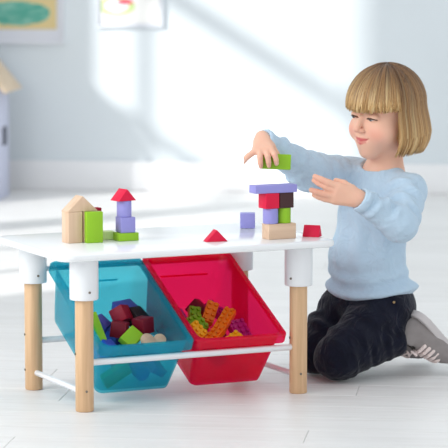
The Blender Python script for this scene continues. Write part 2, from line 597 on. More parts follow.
tw, td, th = 0.695, 0.432, 0.016
lp = []
for ins, z in ((0.006, TOP - th), (0.002, TOP - th + 0.0015), (0, TOP - th + 0.005), (0, TOP - 0.005), (0.002, TOP - 0.0015), (0.006, TOP)):
    lp.append([(x, y, z) for x, y in rounded_rect(tw - 2 * ins, td - 2 * ins, 0.035 - ins)])
link('table_top', loops_mesh('table_top', lp), M_table, table)
LW, LD = 0.2709, 0.1567
ZC = 0.255
leg_me = cyl_mesh('leg', 0.0208, ZC + 0.03, 0.003, 32)
col_me = lathe('collar', [(0.0215, ZC), (0.0312, ZC), (0.0322, ZC + 0.0015), (0.0326, ZC + 0.004), (0.0326, TOP - th - 0.0005), (0.0215, TOP - th - 0.0005)], 40)
sc_me = cyl_mesh('screw', 0.0028, 0.003, 0.0005, 12)
for sx in (-1, 1):
    for sy in (-1, 1):
        lg = link('leg', leg_me, M_legw, table); lg.location = (sx * LW, sy * LD, 0)
        co_ = link('collar', col_me, M_collar, table); co_.location = (sx * LW, sy * LD, 0)
        # screws: one in the collar, two in the leg
        for par, rad, zz, ang in ((co_, 0.0318, 0.274, -90 if sx < 0 else -150), (lg, 0.0198, 0.048, -100 if sy < 0 else -185), (lg, 0.0198, 0.132, -185)):
            s_ = link('screw', sc_me, M_screw, par)
            s_.location = (rad * math.cos(R(ang)), rad * math.sin(R(ang)), zz)
            s_.rotation_euler = Vector((math.cos(R(ang)), math.sin(R(ang)), 0)).to_track_quat('Z', 'Y').to_euler()
ZR = 0.110
rod('front_rail', (-LW + 0.019, -LD, ZR), (LW - 0.019, -LD, ZR), 0.0075, M_rail, table)
rod('rear_rail', (-LW + 0.019, LD, 0.116), (LW - 0.019, LD, 0.116), 0.0075, M_rail, table)
rod('rear_hanging_rail', (-LW + 0.019, LD + 0.006, 0.285), (LW - 0.019, LD + 0.006, 0.285), 0.006, M_rail, table)
for sx in (-1, 1):
    rod('side_rail', (sx * LW, -LD + 0.019, 0.042), (sx * LW, LD - 0.019, 0.042), 0.0068, M_rail, table)

# ------------------------------------------------------------------ storage bins hanging between the rails
TAU = R(27)
def bin_matrix(u0):
    ex = Vector((1, 0, 0)); eb = Vector((0, math.cos(TAU), math.sin(TAU))); ec = ex.cross(eb)   # up out of the opening
    m = Matrix.Identity(4)
    for i in range(3):
        m[i][0], m[i][1], m[i][2] = ex[i], eb[i], ec[i]
    m.translation = (u0, -0.175, 0.142)
    return Matrix.Translation((-0.1379, 0.0005, 0)) @ Matrix.Rotation(T_YAW, 4, 'Z') @ m

BW, BLn, BD = 0.236, 0.36, 0.150
def bin_mesh(name):
    def ring(w, l, lo, z, r):
        # w: width, from lo to lo+l along the rim
        return [(x, y + lo + l / 2, z) for x, y in rounded_rect(w, l, r, 6)]
    t = 0.0028
    def wall(depth, inset):
        k = depth / BD
        w = BW - 0.02 - 2 * 0.016 * k - 2 * inset
        l = BLn - 0.02 - 0.034 * k - 2 * inset
        lo = 0.010 + 0.016 * k + inset
        return w, l, lo
    L_ = []
    w, l, lo = wall(BD, 0.008); L_.append(ring(w, l, lo, -BD, 0.012))
    w, l, lo = wall(BD, 0.002); L_.append(ring(w, l, lo, -BD + 0.002, 0.016))
    w, l, lo = wall(BD, 0.0); L_.append(ring(w, l, lo, -BD + 0.008, 0.018))
    for dd in (0.11, 0.07, 0.022):
        w, l, lo = wall(dd, 0); L_.append(ring(w, l, lo, -dd, 0.02))
    # rim skirt: out, down, up, over
    w, l, lo = wall(0.006, 0); L_.append(ring(w, l, lo, -0.004, 0.02))
    L_.append(ring(BW - 0.005, BLn - 0.005, 0.0025, -0.004, 0.016))
    L_.append(ring(BW - 0.004, BLn - 0.004, 0.002, -0.022, 0.016))
    L_.append(ring(BW, BLn, 0, -0.022, 0.018))
    L_.append(ring(BW, BLn, 0, -0.003, 0.018))
    L_.append(ring(BW - 0.005, BLn - 0.005, 0.0025, 0.0, 0.018))
    w, l, lo = wall(0, t); L_.append(ring(w + 0.004, l + 0.004, lo - 0.002, 0.0, 0.02))
    w, l, lo = wall(0.004, t); L_.append(ring(w, l, lo, -0.004, 0.02))
    for dd in (0.05, 0.10):
        w, l, lo = wall(dd, t); L_.append(ring(w, l, lo, -dd, 0.019))
    w, l, lo = wall(BD - 0.01, t); L_.append(ring(w, l, lo, -BD + 0.01, 0.017))
    w, l, lo = wall(BD, t + 0.008); L_.append(ring(w, l, lo, -BD + 0.0035, 0.012))
    return loops_mesh(name, L_)

M_teal = plastic_translucent('teal_plastic', lin(30, 212, 233), lin(170, 237, 244), 0.70)
M_red = plastic_translucent('red_plastic', lin(255, 16, 104), lin(255, 115, 175), 0.62)
bmesh_teal = bin_mesh('storage_bin')
bmesh_red = bmesh_teal.copy()
U0 = {'teal': -0.119, 'red': 0.119}
def make_bin(colour, me, m, label):
    r = empty('storage_bin'); r.matrix_basis = bin_matrix(U0[colour])
    tag(r, label, 'storage bin', 'storage bins under the table')
    link('tub', me, m, r)
    g = box_mesh('handle_ridge', 0.125, 0.004, 0.004, 0.001)
    o = link('handle_ridge', g, m, r); o.location = (0, BLn - 0.019, -0.055)
    return r
make_bin('teal', bmesh_teal, M_teal, 'see-through teal plastic bin of wooden blocks, tilted under the table')
make_bin('red', bmesh_red, M_red, 'red plastic bin of studded bricks, tilted under the table')

# ------------------------------------------------------------------ toy blocks
U = 0.036
def painted(name, rgb, rough=0.5):
    return mat('paint_' + name, lin(*rgb), rough, 0.3, noise=0.04, nscale=25)
COL = {
    'lime': painted('lime', (150, 200, 45)), 'purple': painted('purple', (156, 153, 220)), 'red': painted('red', (226, 22, 68)),
    'crimson': painted('crimson', (160, 16, 46)), 'dark_red': painted('dark_red', (124, 12, 38)), 'brown': painted('brown', (72, 44, 46)), 'black': painted('black', (38, 28, 32)),
    'blue': painted('blue', (60, 90, 200)), 'pale_lime': painted('pale_lime', (212, 240, 158)),
    'green': painted('green', (40, 170, 90)), 'violet': painted('violet', (96, 84, 176)),
    'wood': wood('natural_wood', lin(230, 199, 172), lin(216, 182, 152), 2, 0.8),
    'woodx': wood('natural_wood_long', lin(230, 199, 172), lin(216, 182, 152), 0, 0.8),
    'p_orange': mat('plastic_orange', lin(245, 130, 20), 0.25), 'p_yellow': mat('plastic_yellow', lin(250, 190, 20), 0.25),
    'p_magenta': mat('plastic_magenta', lin(190, 30, 130), 0.25), 'p_purple': mat('plastic_purple', lin(130, 30, 130), 0.25),
    'p_lime': mat('plastic_lime', lin(130, 180, 30), 0.25), 'p_red': mat('plastic_dark_red', lin(150, 14, 40), 0.25),
}
cache = {}
def shape(kind, *d):
    key = (kind,) + d
    if key not in cache:
        if kind == 'box': cache[key] = box_mesh('block', *d)
        elif kind == 'cyl': cache[key] = cyl_mesh('cylinder_block', d[0], d[1], 0.0015, 32)
        elif kind == 'prism':
            w, dep, h = d
            cache[key] = extrude_profile('roof_block', [(-w / 2, 0), (w / 2, 0), (0, h)], dep)
        elif kind == 'gable':
            w, dep, h = d
            cache[key] = extrude_profile('gable_block', [(-w / 2, 0), (w / 2, 0), (w / 2, h * 0.6), (0, h), (-w / 2, h * 0.6)], dep)
    return cache[key].copy()
NAMES = {'box': 'toy_block', 'cyl': 'cylinder_block', 'prism': 'roof_block', 'gable': 'house_block'}
def block(kind, d, col, loc, yaw, label, group, name=None):
    o = link(name or NAMES[kind], shape(kind, *d), COL[col])
    o.location = loc
    o.rotation_euler = (0, 0, R(yaw))
    return tag(o, label, 'block', group)

G1 = 'blocks of the toy house on the table'
G2 = 'blocks of the two towers on the table'
G3 = 'loose blocks on the table'
e_ = 0.0002
block('box', (U, U, 2 * U), 'wood', (-0.3505, -0.0859, TOP + e_), 30, 'tall natural wood block standing as left wall of the toy house', G1)
block('box', (U, U, 2 * U), 'wood', (-0.3505 + 0.040 * math.cos(R(30)), -0.0859 + 0.040 * math.sin(R(30)) , TOP + e_), 30, 'tall natural wood block hidden behind the upright lime block', G1)
block('prism', (2 * U + 0.006, U, U), 'wood', (-0.3505 + 0.019 * math.cos(R(30)), -0.0859 + 0.019 * math.sin(R(30)), TOP + 2 * U + 2 * e_), 30, 'natural wood triangular roof block on top of the toy house', G1)
block('box', (0.040, 0.018, 2 * U), 'lime', (-0.3005, -0.0895, TOP + e_), 22, 'upright lime green block leaning on the toy house front', G1)
block('box', (0.02, 0.02, 2 * U + 0.002), 'crimson', (-0.2985, -0.020, TOP + e_), 30, 'crimson block mostly hidden behind the toy house', G1)
# red-roofed tower
tx, ty = -0.228, -0.044
block('box', (0.050, U, 0.0185), 'lime', (tx, ty, TOP + e_), 27, 'flat lime green block at the foot of the red roofed tower', G2)
block('box', (0.034, 0.034, 0.0185), 'pale_lime', (-0.274, -0.020, TOP + e_), 20, 'pale lime flat block left of the red roofed tower', G2)
block('box', (U, U, 0.036), 'purple', (tx - 0.001, ty + 0.002, TOP + 0.019), 25, 'purple cube under the purple cylinder of the red roofed tower', G2)
block('cyl', (0.0172, 0.0375), 'purple', (tx - 0.004, ty + 0.002, TOP + 0.0553), 0, 'upright purple cylinder holding up the small red roof', G2)
block('prism', (0.05, U, 0.0275), 'red', (tx - 0.006, ty + 0.002, TOP + 0.0931), 36, 'small red triangular roof block on top of the purple cylinder', G2)
# loose
block('prism', (0.053, 0.026, 0.0275), 'red', (-0.020, -0.063, TOP + e_), 18, 'red triangular block lying alone mid table', G3)
block('box', (U, U, U), 'purple', (0.0571, 0.2113, TOP + e_), 0, 'purple cube standing alone behind the bridge tower', G3)
block('prism', (0.030, 0.040, 0.0275), 'red', (0.2075, 0.032, TOP + e_), 72, 'red triangular block on the right end of the table', G3)
# bridge tower
a0 = 27
ca, sa = math.cos(R(a0)), math.sin(R(a0))
bx, by = 0.1286, -0.0064
def bt(du, dv): return (bx + du * ca - dv * sa, by + du * sa + dv * ca)
block('box', (2 * U, U, U), 'woodx', (bx, by, TOP + e_), a0, 'long natural wood block at the foot of the bridge tower', G2)
block('cyl', (0.0178, 0.036), 'purple', (*bt(-0.0225, 0), TOP + U + 2 * e_), 0, 'purple cylinder under the red cube of the bridge tower', G2)
block('cyl', (0.0165, 0.036), 'lime', (*bt(0.0125, 0), TOP + U + 2 * e_), 0, 'lime cylinder under the dark brown cube', G2)
block('box', (U, U, U), 'red', (*bt(-0.027, 0), TOP + 2 * U + 3 * e_), a0 + 3, 'red cube between purple cylinder and purple bar', G2)
block('box', (U, U, U), 'brown', (*bt(0.0125, 0.001), TOP + 2 * U + 3 * e_), a0 - 2, 'dark brown cube between lime cylinder and purple bar', G2)
block('box', (0.108, U, 0.0185), 'purple', (*bt(-0.0155, 0.0), TOP + 3 * U + 4 * e_), a0 - 2, 'long purple bar lying across the top of the bridge tower', G2)
# block in the hand
hb = block('box', (2 * U, 0.018, U), 'lime', (0.1205, 0.0615, 0.519), 0, 'flat lime green block held between the fingers above the tower', None)
hb.rotation_euler = (R(-8), R(3.0), R(6))

# blocks inside the teal bin (positions in the bin: across, along the rim, below the rim)
def in_bin(colour, name, me, m, pos, rot, label, group, parts=()):
    o = link(name, me, m)
    eul = Matrix.Rotation(R(rot[2]), 4, 'Z') @ Matrix.Rotation(R(rot[1]), 4, 'Y') @ Matrix.Rotation(R(rot[0]), 4, 'X')
    o.matrix_basis = bin_matrix(U0[colour]) @ Matrix.Translation((pos[0], pos[1], -pos[2])) @ eul
    for nm, pm in parts:
        link(nm, pm, m, o)
    tag(o, label, 'block' if 'brick' not in name else 'toy brick', group)
    return o
GT = 'wooden blocks in the teal bin'
cb = lambda *d: box_mesh('block', *d, z0=False)
UB = 0.037
def gable_c(w, dep, h):
    return extrude_profile('gable', [(-w / 2, -h / 2), (w / 2, -h / 2), (w / 2, h * 0.1), (0, h / 2), (-w / 2, h * 0.1)], dep)
def cyl_c(r, h):
    me = cyl_mesh('disc', r, h)
    for v in me.vertices: v.co.z -= h / 2
    return me
teal = [
    ('toy_block', cb(0.018, 0.08, UB), 'lime', (-0.062, 0.150, 0.058), (20, -8, 0), 'lime green slab leaning on the left wall of the teal bin'),
    ('toy_block', cb(UB, UB, UB), 'blue', (-0.052, 0.098, 0.078), (15, 20, 30), 'blue block low behind the lip of the teal bin'),
    ('toy_block', cb(0.03, UB, UB), 'violet', (-0.028, 0.205, 0.085), (20, 10, 40), 'violet block behind the crimson cubes in the teal bin'),
    ('toy_block', cb(UB, UB, UB), 'crimson', (0.016, 0.195, 0.052), (35, 25, 30), 'upper left crimson cube on the heap in the teal bin'),
    ('toy_block', cb(UB, UB, UB), 'dark_red', (-0.004, 0.150, 0.060), (-10, 25, 50), 'dark red cube below the tilted crimson cube in the teal bin'),
    ('toy_block', cb(UB, UB, UB), 'black', (0.056, 0.196, 0.062), (10, 10, 20), 'black cube at the middle of the heap in the teal bin'),
    ('toy_block', cb(UB, UB, UB), 'dark_red', (0.052, 0.146, 0.050), (-25, 5, 25), 'dark crimson cube right of the black cube in the teal bin'),
    ('house_block', gable_c(0.05, 0.02, 0.062), 'violet', (0.058, 0.250, 0.078), (85, 0, 10), 'violet house shaped block at the back of the teal bin'),
    ('toy_block', cb(0.05, UB, 0.018), 'lime', (0.008, 0.108, 0.056), (20, -15, 35), 'lime green block in front of the crimson cubes in the teal bin'),
    ('wooden_disc', cyl_c(0.018, 0.010), 'wood', (0.042, 0.088, 0.052), (20, 10, 0), 'larger round natural wood disc at the lip of the teal bin'),
    ('wooden_disc', cyl_c(0.015, 0.010), 'wood', (0.074, 0.092, 0.056), (25, -10, 0), 'smaller round wood disc near the right lip of the teal bin'),
    ('toy_block', cb(0.055, 0.018, 0.018), 'red', (0.002, 0.074, 0.064), (20, 5, 10), 'thin red block just behind the lip of the teal bin'),
    ('toy_block', cb(0.07, 0.018, UB), 'green', (-0.045, 0.045, 0.108), (0, -30, 10), 'green slab showing through the front of the teal bin'),
    ('cylinder_block', cyl_c(0.018, 0.055), 'blue', (0.018, 0.062, 0.112), (80, 20, 0), 'blue cylinder showing through the front of the teal bin'),
    ('toy_block', cb(0.05, UB, 0.02), 'violet', (0.058, 0.055, 0.105), (10, 35, 20), 'violet block showing through the right front of the teal bin'),
    ('toy_block', cb(0.04, 0.035, 0.03), 'crimson', (-0.01, 0.09, 0.115), (10, 15, 20), 'crimson block at the bottom of the teal bin'),
    ('toy_block', cb(UB, UB, UB), 'purple', (0.060, 0.105, 0.112), (10, 5, 20), 'purple cube at the bottom right of the teal bin'),
    ('toy_block', cb(UB, 0.05, 0.03), 'brown', (0.035, 0.145, 0.122), (0, 0, 20), 'brown block buried under the cubes in the teal bin'),
    ('toy_block', cb(UB, 0.05, 0.03), 'blue', (-0.035, 0.155, 0.125), (0, 0, -10), 'deep blue block buried at the left of the teal bin'),
    ('toy_block', cb(UB, 0.05, 0.03), 'violet', (0.02, 0.205, 0.122), (0, 0, 10), 'violet block buried under the heap in the teal bin'),
    ('toy_block', cb(0.04, 0.04, 0.028), 'green', (0.0, 0.245, 0.13), (0, 0, 10), 'green block lying deep at the back of the teal bin'),
]
for nm, me, c, p, r_, lb in teal:
    in_bin('teal', nm, me, COL[c], p, r_, lb, GT)

GR = 'studded plastic bricks in the red bin'
def stud_brick(nx, ny, pitch=0.0145, hgt=0.017):
    base = box_mesh('brick_base', nx * pitch - 0.0003, ny * pitch - 0.0003, hgt, 0.0008, 1, z0=False)
    bm = bmesh.new()
    for i in range(nx):
        for j in range(ny):
            r = bmesh.ops.create_cone(bm, cap_ends=True, segments=14, radius1=0.0048, radius2=0.0045, depth=0.006)
            for v in r['verts']:
                v.co += Vector(((i - (nx - 1) / 2) * pitch, (j - (ny - 1) / 2) * pitch, hgt / 2 + 0.0024))
    st = bm_mesh('studs', bm); smooth_by_angle(st, 40)
    return base, st
red = [
    ((2, 3), 'p_purple', (-0.060, 0.205, 0.084), (25, -10, 15), 'purple studded brick at the left of the red bin'),
    ((2, 2), 'p_lime', (-0.014, 0.226, 0.084), (25, 5, -15), 'small lime studded brick behind the orange ones in the red bin'),
    ((3, 3), 'p_lime', (-0.032, 0.172, 0.078), (20, 0, 20), 'lime green studded brick behind the yellow one in the red bin'),
    ((2, 3), 'p_yellow', (-0.052, 0.128, 0.064), (25, -5, 35), 'yellow studded brick nearest the lip of the red bin'),
    ((2, 4), 'p_orange', (0.016, 0.206, 0.072), (25, 10, -30), 'short orange studded brick at the back of the heap'),
    ((2, 6), 'p_orange', (0.026, 0.150, 0.062), (16, -5, -46), 'longest orange studded brick across the middle of the red bin'),
    ((2, 4), 'p_orange', (-0.012, 0.112, 0.072), (16, -10, -55), 'orange studded brick beside the yellow brick in the red bin'),
    ((3, 4), 'p_magenta', (0.066, 0.136, 0.080), (20, 0, 10), 'magenta studded brick at the right front of the red bin'),
    ((2, 5), 'p_magenta', (0.050, 0.225, 0.088), (26, 0, 62), 'magenta studded brick lying at the back of the red bin'),
    ((2, 3), 'p_yellow', (0.030, 0.092, 0.072), (20, 0, -70), 'yellow studded brick low behind the lip of the red bin'),
    ((2, 4), 'p_purple', (-0.02, 0.078, 0.105), (0, 0, 20), 'purple studded brick deep in the front of the red bin'),
    ((2, 4), 'p_orange', (0.040, 0.08, 0.110), (0, 0, 70), 'orange studded brick deep in the front of the red bin'),
    ((2, 4), 'p_yellow', (-0.04, 0.165, 0.115), (0, 0, 10), 'yellow studded brick buried at the left of the red bin'),
    ((2, 4), 'p_magenta', (0.02, 0.165, 0.115), (0, 0, 80), 'magenta studded brick buried in the middle of the red bin'),
]
for (nx, ny), c, p, r_, lb in red:
    b0, s0 = stud_brick(nx, ny)
    in_bin('red', 'plastic_brick', b0, COL[c], p, r_, lb, GR, parts=(('studs', s0),))
in_bin('red', 'toy_block', cb(UB, UB, UB), COL['dark_red'], (0.012, 0.262, 0.100), (20, 30, 40), 'dark red wooden cube at the back of the red bin', GR)

# ------------------------------------------------------------------ the child kneeling at the table
person = empty('person', (0.34, 0.26, 0))
tag(person, 'small child with a blond bob in light blue sweater kneeling at the play table', 'person')
PORG = np.array([0.34, 0.26, 0.0])
def plink(name, me, m, parent=None):
    co = coords(me) - PORG.astype(np.float32)
    me.vertices.foreach_set('co', co.ravel()); me.update()
    return link(name, me, m, parent or person, smooth=True)
V3 = lambda *a: np.array(a, float)
def nrm(v): return v / np.linalg.norm(v)

# head frame: forward, left, up
hy = nrm(V3(-0.75, -0.66, 0)); Z = V3(0, 0, 1)
pt = R(6); rl = R(5)
hf = math.cos(pt) * hy - math.sin(pt) * Z
hu = math.sin(pt) * hy + math.cos(pt) * Z
hl = np.cross(hu, hf)
hl, hu = math.cos(rl) * hl - math.sin(rl) * hu, math.cos(rl) * hu + math.sin(rl) * hl
HC = V3(0.390, 0.260, 0.645)
HA = np.array([hf, hl, hu])
HS = 1.0
def hp(f, l, u): return HC + HS * (f * hf + l * hl + u * hu)

# joints
neck = V3(0.388, 0.285, 0.500)
shR, elR, wrR = V3(0.315, 0.335, 0.478), V3(0.203, 0.215, 0.500), V3(0.091, 0.098, 0.585)
shL, elL, wrL = V3(0.446, 0.225, 0.452), V3(0.420, 0.118, 0.384), V3(0.320, 0.072, 0.448)
pelvis = V3(0.352, 0.285, 0.165)
hipL, knL, anL = V3(0.392, 0.232, 0.158), V3(0.277, 0.128, 0.062), V3(0.412, 0.195, 0.092)
hipR, knR, anR = V3(0.312, 0.330, 0.158), V3(0.228, 0.232, 0.060), V3(0.362, 0.312, 0.088)
TL = nrm(V3(0.62, -0.78, 0)); TF = nrm(V3(-0.78, -0.62, 0))
TAX = np.array([TL, TF, Z])

# ---- body (head, neck, torso, limbs and hands in one surface)
B = Field((0.045, -0.03, 0.03), (0.60, 0.44, 0.76), 0.0024)
B.ell(hp(-0.012, 0, 0.030), (0.086, 0.073, 0.072), HA, 0.005)
B.ell(hp(0.018, 0, -0.038), (0.062, 0.060, 0.066), HA, 0.030)
for s_ in (-1, 1):
    B.ell(hp(0.043, 0.036 * s_, -0.044), (0.032, 0.030, 0.030), HA, 0.018)
B.ell(hp(0.056, 0, -0.094), (0.021, 0.023, 0.018), HA, 0.024)
B.ell(hp(0.052, 0, -0.066), (0.030, 0.030, 0.024), HA, 0.016)      # muzzle
for s_ in (-1, 1):
    B.ell(hp(0.088, 0.030 * s_, 0.000), (0.012, 0.017, 0.009), HA, 0.014, sub=True)
    B.ell(hp(0.0660, 0.029 * s_, -0.0030), (0.0125, 0.0150, 0.0110), HA, 0.004)   # lids over the eyes
B.cap(hp(0.079, 0, -0.006), hp(0.0955, 0, -0.0325), 0.0055, 0.0082, 0.010)
for s_ in (-1, 1):
    B.ell(hp(0.086, 0.0085 * s_, -0.0365), (0.0075, 0.0058, 0.0055), HA, 0.004)
    B.ell(hp(-0.006, 0.071 * s_, -0.022), (0.014, 0.008, 0.021), HA, 0.004)        # ears
# lips, smiling
LIPU = [(0.0650, 0.0265, -0.0525), (0.0765, 0.0135, -0.0585), (0.0815, 0.0, -0.0600)]
LIPD = [(0.0650, 0.0255, -0.0545), (0.0755, 0.0135, -0.0655), (0.0800, 0.0, -0.0690)]
for s_ in (-1, 1):
    for ch, r0 in ((LIPU, 0.0034), (LIPD, 0.0040)):
        for a, b in zip(ch, ch[1:]):
            B.cap(hp(a[0], a[1] * s_, a[2]), hp(b[0], b[1] * s_, b[2]), r0 * 0.75, r0, 0.003)
    B.cap(hp(0.0725, 0.0265 * s_, -0.0530), hp(0.0820, 0.0135 * s_, -0.0618), 0.0012, 0.0018, 0.002, sub=True)
    B.cap(hp(0.0820, 0.0135 * s_, -0.0618), hp(0.0865, 0, -0.0643), 0.0018, 0.0020, 0.002, sub=True)
B.cap(hp(-0.022, 0, -0.06), neck - V3(0, 0, 0.02), 0.038, 0.042, 0.02)
# trunk
B.cap(neck - V3(0, 0, .03), pelvis, 0.055, 0.075, 0.03)
B.cap(shR - V3(0, 0, .02), shL - V3(0, 0, .02), 0.028, 0.028, 0.02)
for a, b, c in ((shR, elR, wrR), (shL, elL, wrL)):
    B.cap(a, b, 0.029, 0.024, 0.02)
    B.cap(b, c, 0.024, 0.0175, 0.008)
for a, b, c in ((hipL, knL, anL), (hipR, knR, anR)):
    B.cap(a, b, 0.05, 0.04, 0.02)
    B.cap(b, c, 0.036, 0.027, 0.01)

def hand(F, wrist, d, s, fingers, thumb, scale=1.0):
    """d: towards the fingers, s: towards the thumb; fingers: (side offset, splay deg, curls, length factor)"""
    d = nrm(d); s = nrm(s - d * (s @ d)); n = np.cross(d, s)
    if n @ hand.back < 0: n = -n
    F.cap(wrist - d * 0.012, wrist + d * 0.012 * scale, 0.0175, 0.0170, 0.008)
    palm = 0.050 * scale
    for off, splay, curls, lf in fingers:
        base = wrist + d * (palm - abs(off) * 0.12) + s * off * scale
        F.cap(wrist + d * 0.008 + s * off * 0.5, base, 0.0125 * scale, 0.0088 * scale, 0.008)
        dd = nrm(d * math.cos(R(splay)) + s * math.sin(R(splay)))
        nn = n.copy(); p = base
        rad = [0.0076, 0.0070, 0.0064, 0.0056]
        for k, (ln, cu) in enumerate(zip((0.024, 0.016, 0.013), curls)):
            c_, s_ = math.cos(R(cu)), math.sin(R(cu))
            dd, nn = dd * c_ - nn * s_, nn * c_ + dd * s_
            q = p + dd * ln * lf * scale
            F.cap(p, q, rad[k] * scale, rad[k + 1] * scale, 0.0022)
            p = q
    # thumb leaves the side of the palm near its base
    (f0, s0, n0), segs = thumb
    p = wrist + d * f0 + s * s0 + n * n0
    F.cap(wrist + d * 0.010 + s * 0.004, p, 0.012, 0.0095, 0.008)
    r = [0.0088, 0.0078, 0.0064]
    for k, (fd, sd, nd, ln) in enumerate(segs):
        v = nrm(d * fd + s * sd + n * nd)
        q = p + v * ln
        F.cap(p, q, r[k], r[k + 1], 0.003)
        p = q
hand.back = V3(0, -0.4, 1)
hand(B, wrR, V3(0.02, -0.88, -0.40), V3(1, -0.1, 0.08),
     [(0.019, 24, (24, 44, 18), 0.78), (0.0065, 9, (24, 46, 20), 0.82), (-0.0065, -8, (26, 46, 18), 0.80), (-0.0185, -56, (14, 12, 10), 0.90)],
     ((0.020, 0.020, -0.008), [(0.55, 0.45, -0.75, 0.022), (0.75, 0.10, -0.65, 0.017)]))
hand.back = V3(-0.1, -1, 0.25)
hand(B, wrL, V3(-0.94, -0.16, 0.24), V3(0.2, -0.30, 1.0),
     [(0.0165, 5, (4, 10, 8), 1.05), (0.0055, 3, (12, 18, 12), 1.05), (-0.0065, -5, (6, 12, 8), 1.0), (-0.0165, -8, (14, 16, 10), 0.88)],
     ((0.022, 0.018, -0.008), [(0.90, 0.20, -0.45, 0.024), (0.96, -0.02, -0.30, 0.020)]), 1.14)
body_me = B.mesh('body', 1)
cw = coords(body_me)
loc = (cw - HC) @ HA.T / HS
skin = np.tile(np.array(lin(240, 190, 165)[:3]), (len(cw), 1))
def tint(w, col):
    global skin
    skin = skin * (1 - w[:, None]) + np.array(lin(*col)[:3]) * w[:, None]
for s_ in (-1, 1):
    dch = np.linalg.norm((loc - np.array([0.066, 0.038 * s_, -0.044])) / np.array([1, 1, 0.8]), axis=1)
    tint(0.55 * np.exp(-(dch / 0.020) ** 2), (232, 140, 124))
tint(0.45 * np.exp(-(np.linalg.norm(loc - np.array([0.098, 0, -0.036]), axis=1) / 0.012) ** 2), (228, 148, 130))
def seg_d(p, a, b):
    a = np.array(a); b = np.array(b); ab = b - a
    t = np.clip(((p - a) @ ab) / (ab @ ab), 0, 1)
    return np.linalg.norm(p - a - t[:, None] * ab, axis=1)
dl = np.full(len(cw), 1.0)
db = np.full(len(cw), 1.0)
for s_ in (-1, 1):
    for ch in (LIPU, LIPD):
        for a, b in zip(ch, ch[1:]):
            dl = np.minimum(dl, seg_d(loc, (a[0] + .001, a[1] * s_, a[2]), (b[0] + .001, b[1] * s_, b[2])))
    for a, b in (((0.078, 0.014, 0.012), (0.074, 0.030, 0.016)), ((0.074, 0.030, 0.016), (0.062, 0.042, 0.012))):
        db = np.minimum(db, seg_d(loc, (a[0], a[1] * s_, a[2]), (b[0], b[1] * s_, b[2])))
tint(np.clip((0.0054 - dl) / 0.0015, 0, 1) * 0.9, (204, 86, 90))
tint(np.clip((0.0045 - db) / 0.003, 0, 1) * 0.5, (170, 120, 84))
# warmer finger tips
for tip in (wrR + V3(-.01, -.06, -.08), wrL + V3(-.11, -.02, .03)):
    tint(0.35 * np.exp(-(np.linalg.norm(cw - tip, axis=1) / 0.035) ** 2), (232, 150, 132))
set_col(body_me, skin)
M_skin = mat('skin', lin(238, 192, 168), 0.5, 0.35, attr='Tint', sss=0.12)
body = plink('body', body_me, M_skin)

# ---- eyes and lashes
M_lash = mat('lashes', lin(84, 58, 44), 0.7)
M_eye = mat('eye_white', lin(238, 236, 234), 0.15)
M_iris = mat('iris', lin(62, 72, 84), 0.15)
def tube(name, pts, rads, m, parent=None, seg=6):
    bm = bmesh.new(); rings = []
    pts = [Vector(p) for p in pts]
    for i, p in enumerate(pts):
        t = (pts[min(i + 1, len(pts) - 1)] - pts[max(i - 1, 0)]).normalized()
        a = t.orthogonal().normalized(); b = t.cross(a)
        rings.append([bm.verts.new(p + rads[i] * (a * math.cos(2 * math.pi * k / seg) + b * math.sin(2 * math.pi * k / seg))) for k in range(seg)])
    for a, b in zip(rings, rings[1:]):
        for k in range(seg):
            bm.faces.new((a[k], a[(k + 1) % seg], b[(k + 1) % seg], b[k]))
    bm.faces.new(rings[0]); bm.faces.new(rings[-1])
    return plink(name, bm_mesh(name, bm), m, parent)
for s_ in (-1, 1):
    # visible sliver of the eye under the lowered lid
    F = Field(hp(0.069, 0.029 * s_, -0.006) - 0.022, hp(0.069, 0.029 * s_, -0.006) + 0.022, 0.0011)
    F.ell(hp(0.0670, 0.029 * s_, -0.0076), (0.0116, 0.0110, 0.0034), HA, 0.001)
    plink('eye', F.mesh('eye', 1), M_eye)
    F = Field(hp(0.069, 0.029 * s_, -0.006) - 0.022, hp(0.069, 0.029 * s_, -0.006) + 0.022, 0.0009)
    F.ell(hp(0.0745, 0.029 * s_ - 0.001, -0.0086), (0.0045, 0.0050, 0.0036), HA, 0.001)
    plink('iris', F.mesh('iris', 1), M_iris)
    pts, rad = [], []
    for k in range(9):
        t = -1 + 2 * k / 8
        l = 0.029 * s_ + 0.0145 * t
        pts.append(hp(0.0787 - 0.0075 * t * t - 0.0035 * t * s_, l, -0.0052 - 0.0034 * t * t))
        rad.append(0.0022 * (1 - 0.6 * t * t) + 0.0004)
    tube('eyelash', pts, rad, M_lash)

# ---- hair: solid bob with separate locks laid over it
def hair_surface(phi, th, r=1.0):
    """phi 0 = front, th: polar angle from crown; returns head-local"""
    f = (0.107 if math.cos(phi) > 0 else 0.099) * math.sin(th) * math.cos(phi); l = 0.088 * math.sin(th) * math.sin(phi); u = 0.096 * math.cos(th)
    return (f * r - 0.010, l * r, u * r + 0.018)
Hh = Field(HC - 0.16, HC + 0.15, 0.0028)
Hh.ell(hp(-0.010, 0, 0.020), (0.0965, 0.0845, 0.0925), HA, 0.005)
# side and back curtain of the bob
Hh.cap(hp(-0.022, 0, 0.01), hp(-0.030, 0, -0.078), 0.082, 0.078, 0.02)
# open the face: everything in front of the curtain and under the fringe
Hh.op(HC - 0.15, HC + 0.14, lambda P: (lambda f, l, u: np.maximum(np.maximum(np.where(l < 0, -0.02, 0.018) - f, u - (0.018 + 1.2 * l * l)), np.abs(l) - 0.2))(
    *[sum(HA[j][i] * (P[i] - HC[i]) for i in range(3)) for j in range(3)]), 0.006, True)
Hh.op(HC - 0.15, HC + 0.14, lambda P: (lambda f, l, u: u + 0.098 + 0.10 * (f + 0.03))(
    *[sum(HA[j][i] * (P[i] - HC[i]) for i in range(3)) for j in range(3)]), 0.015, True)
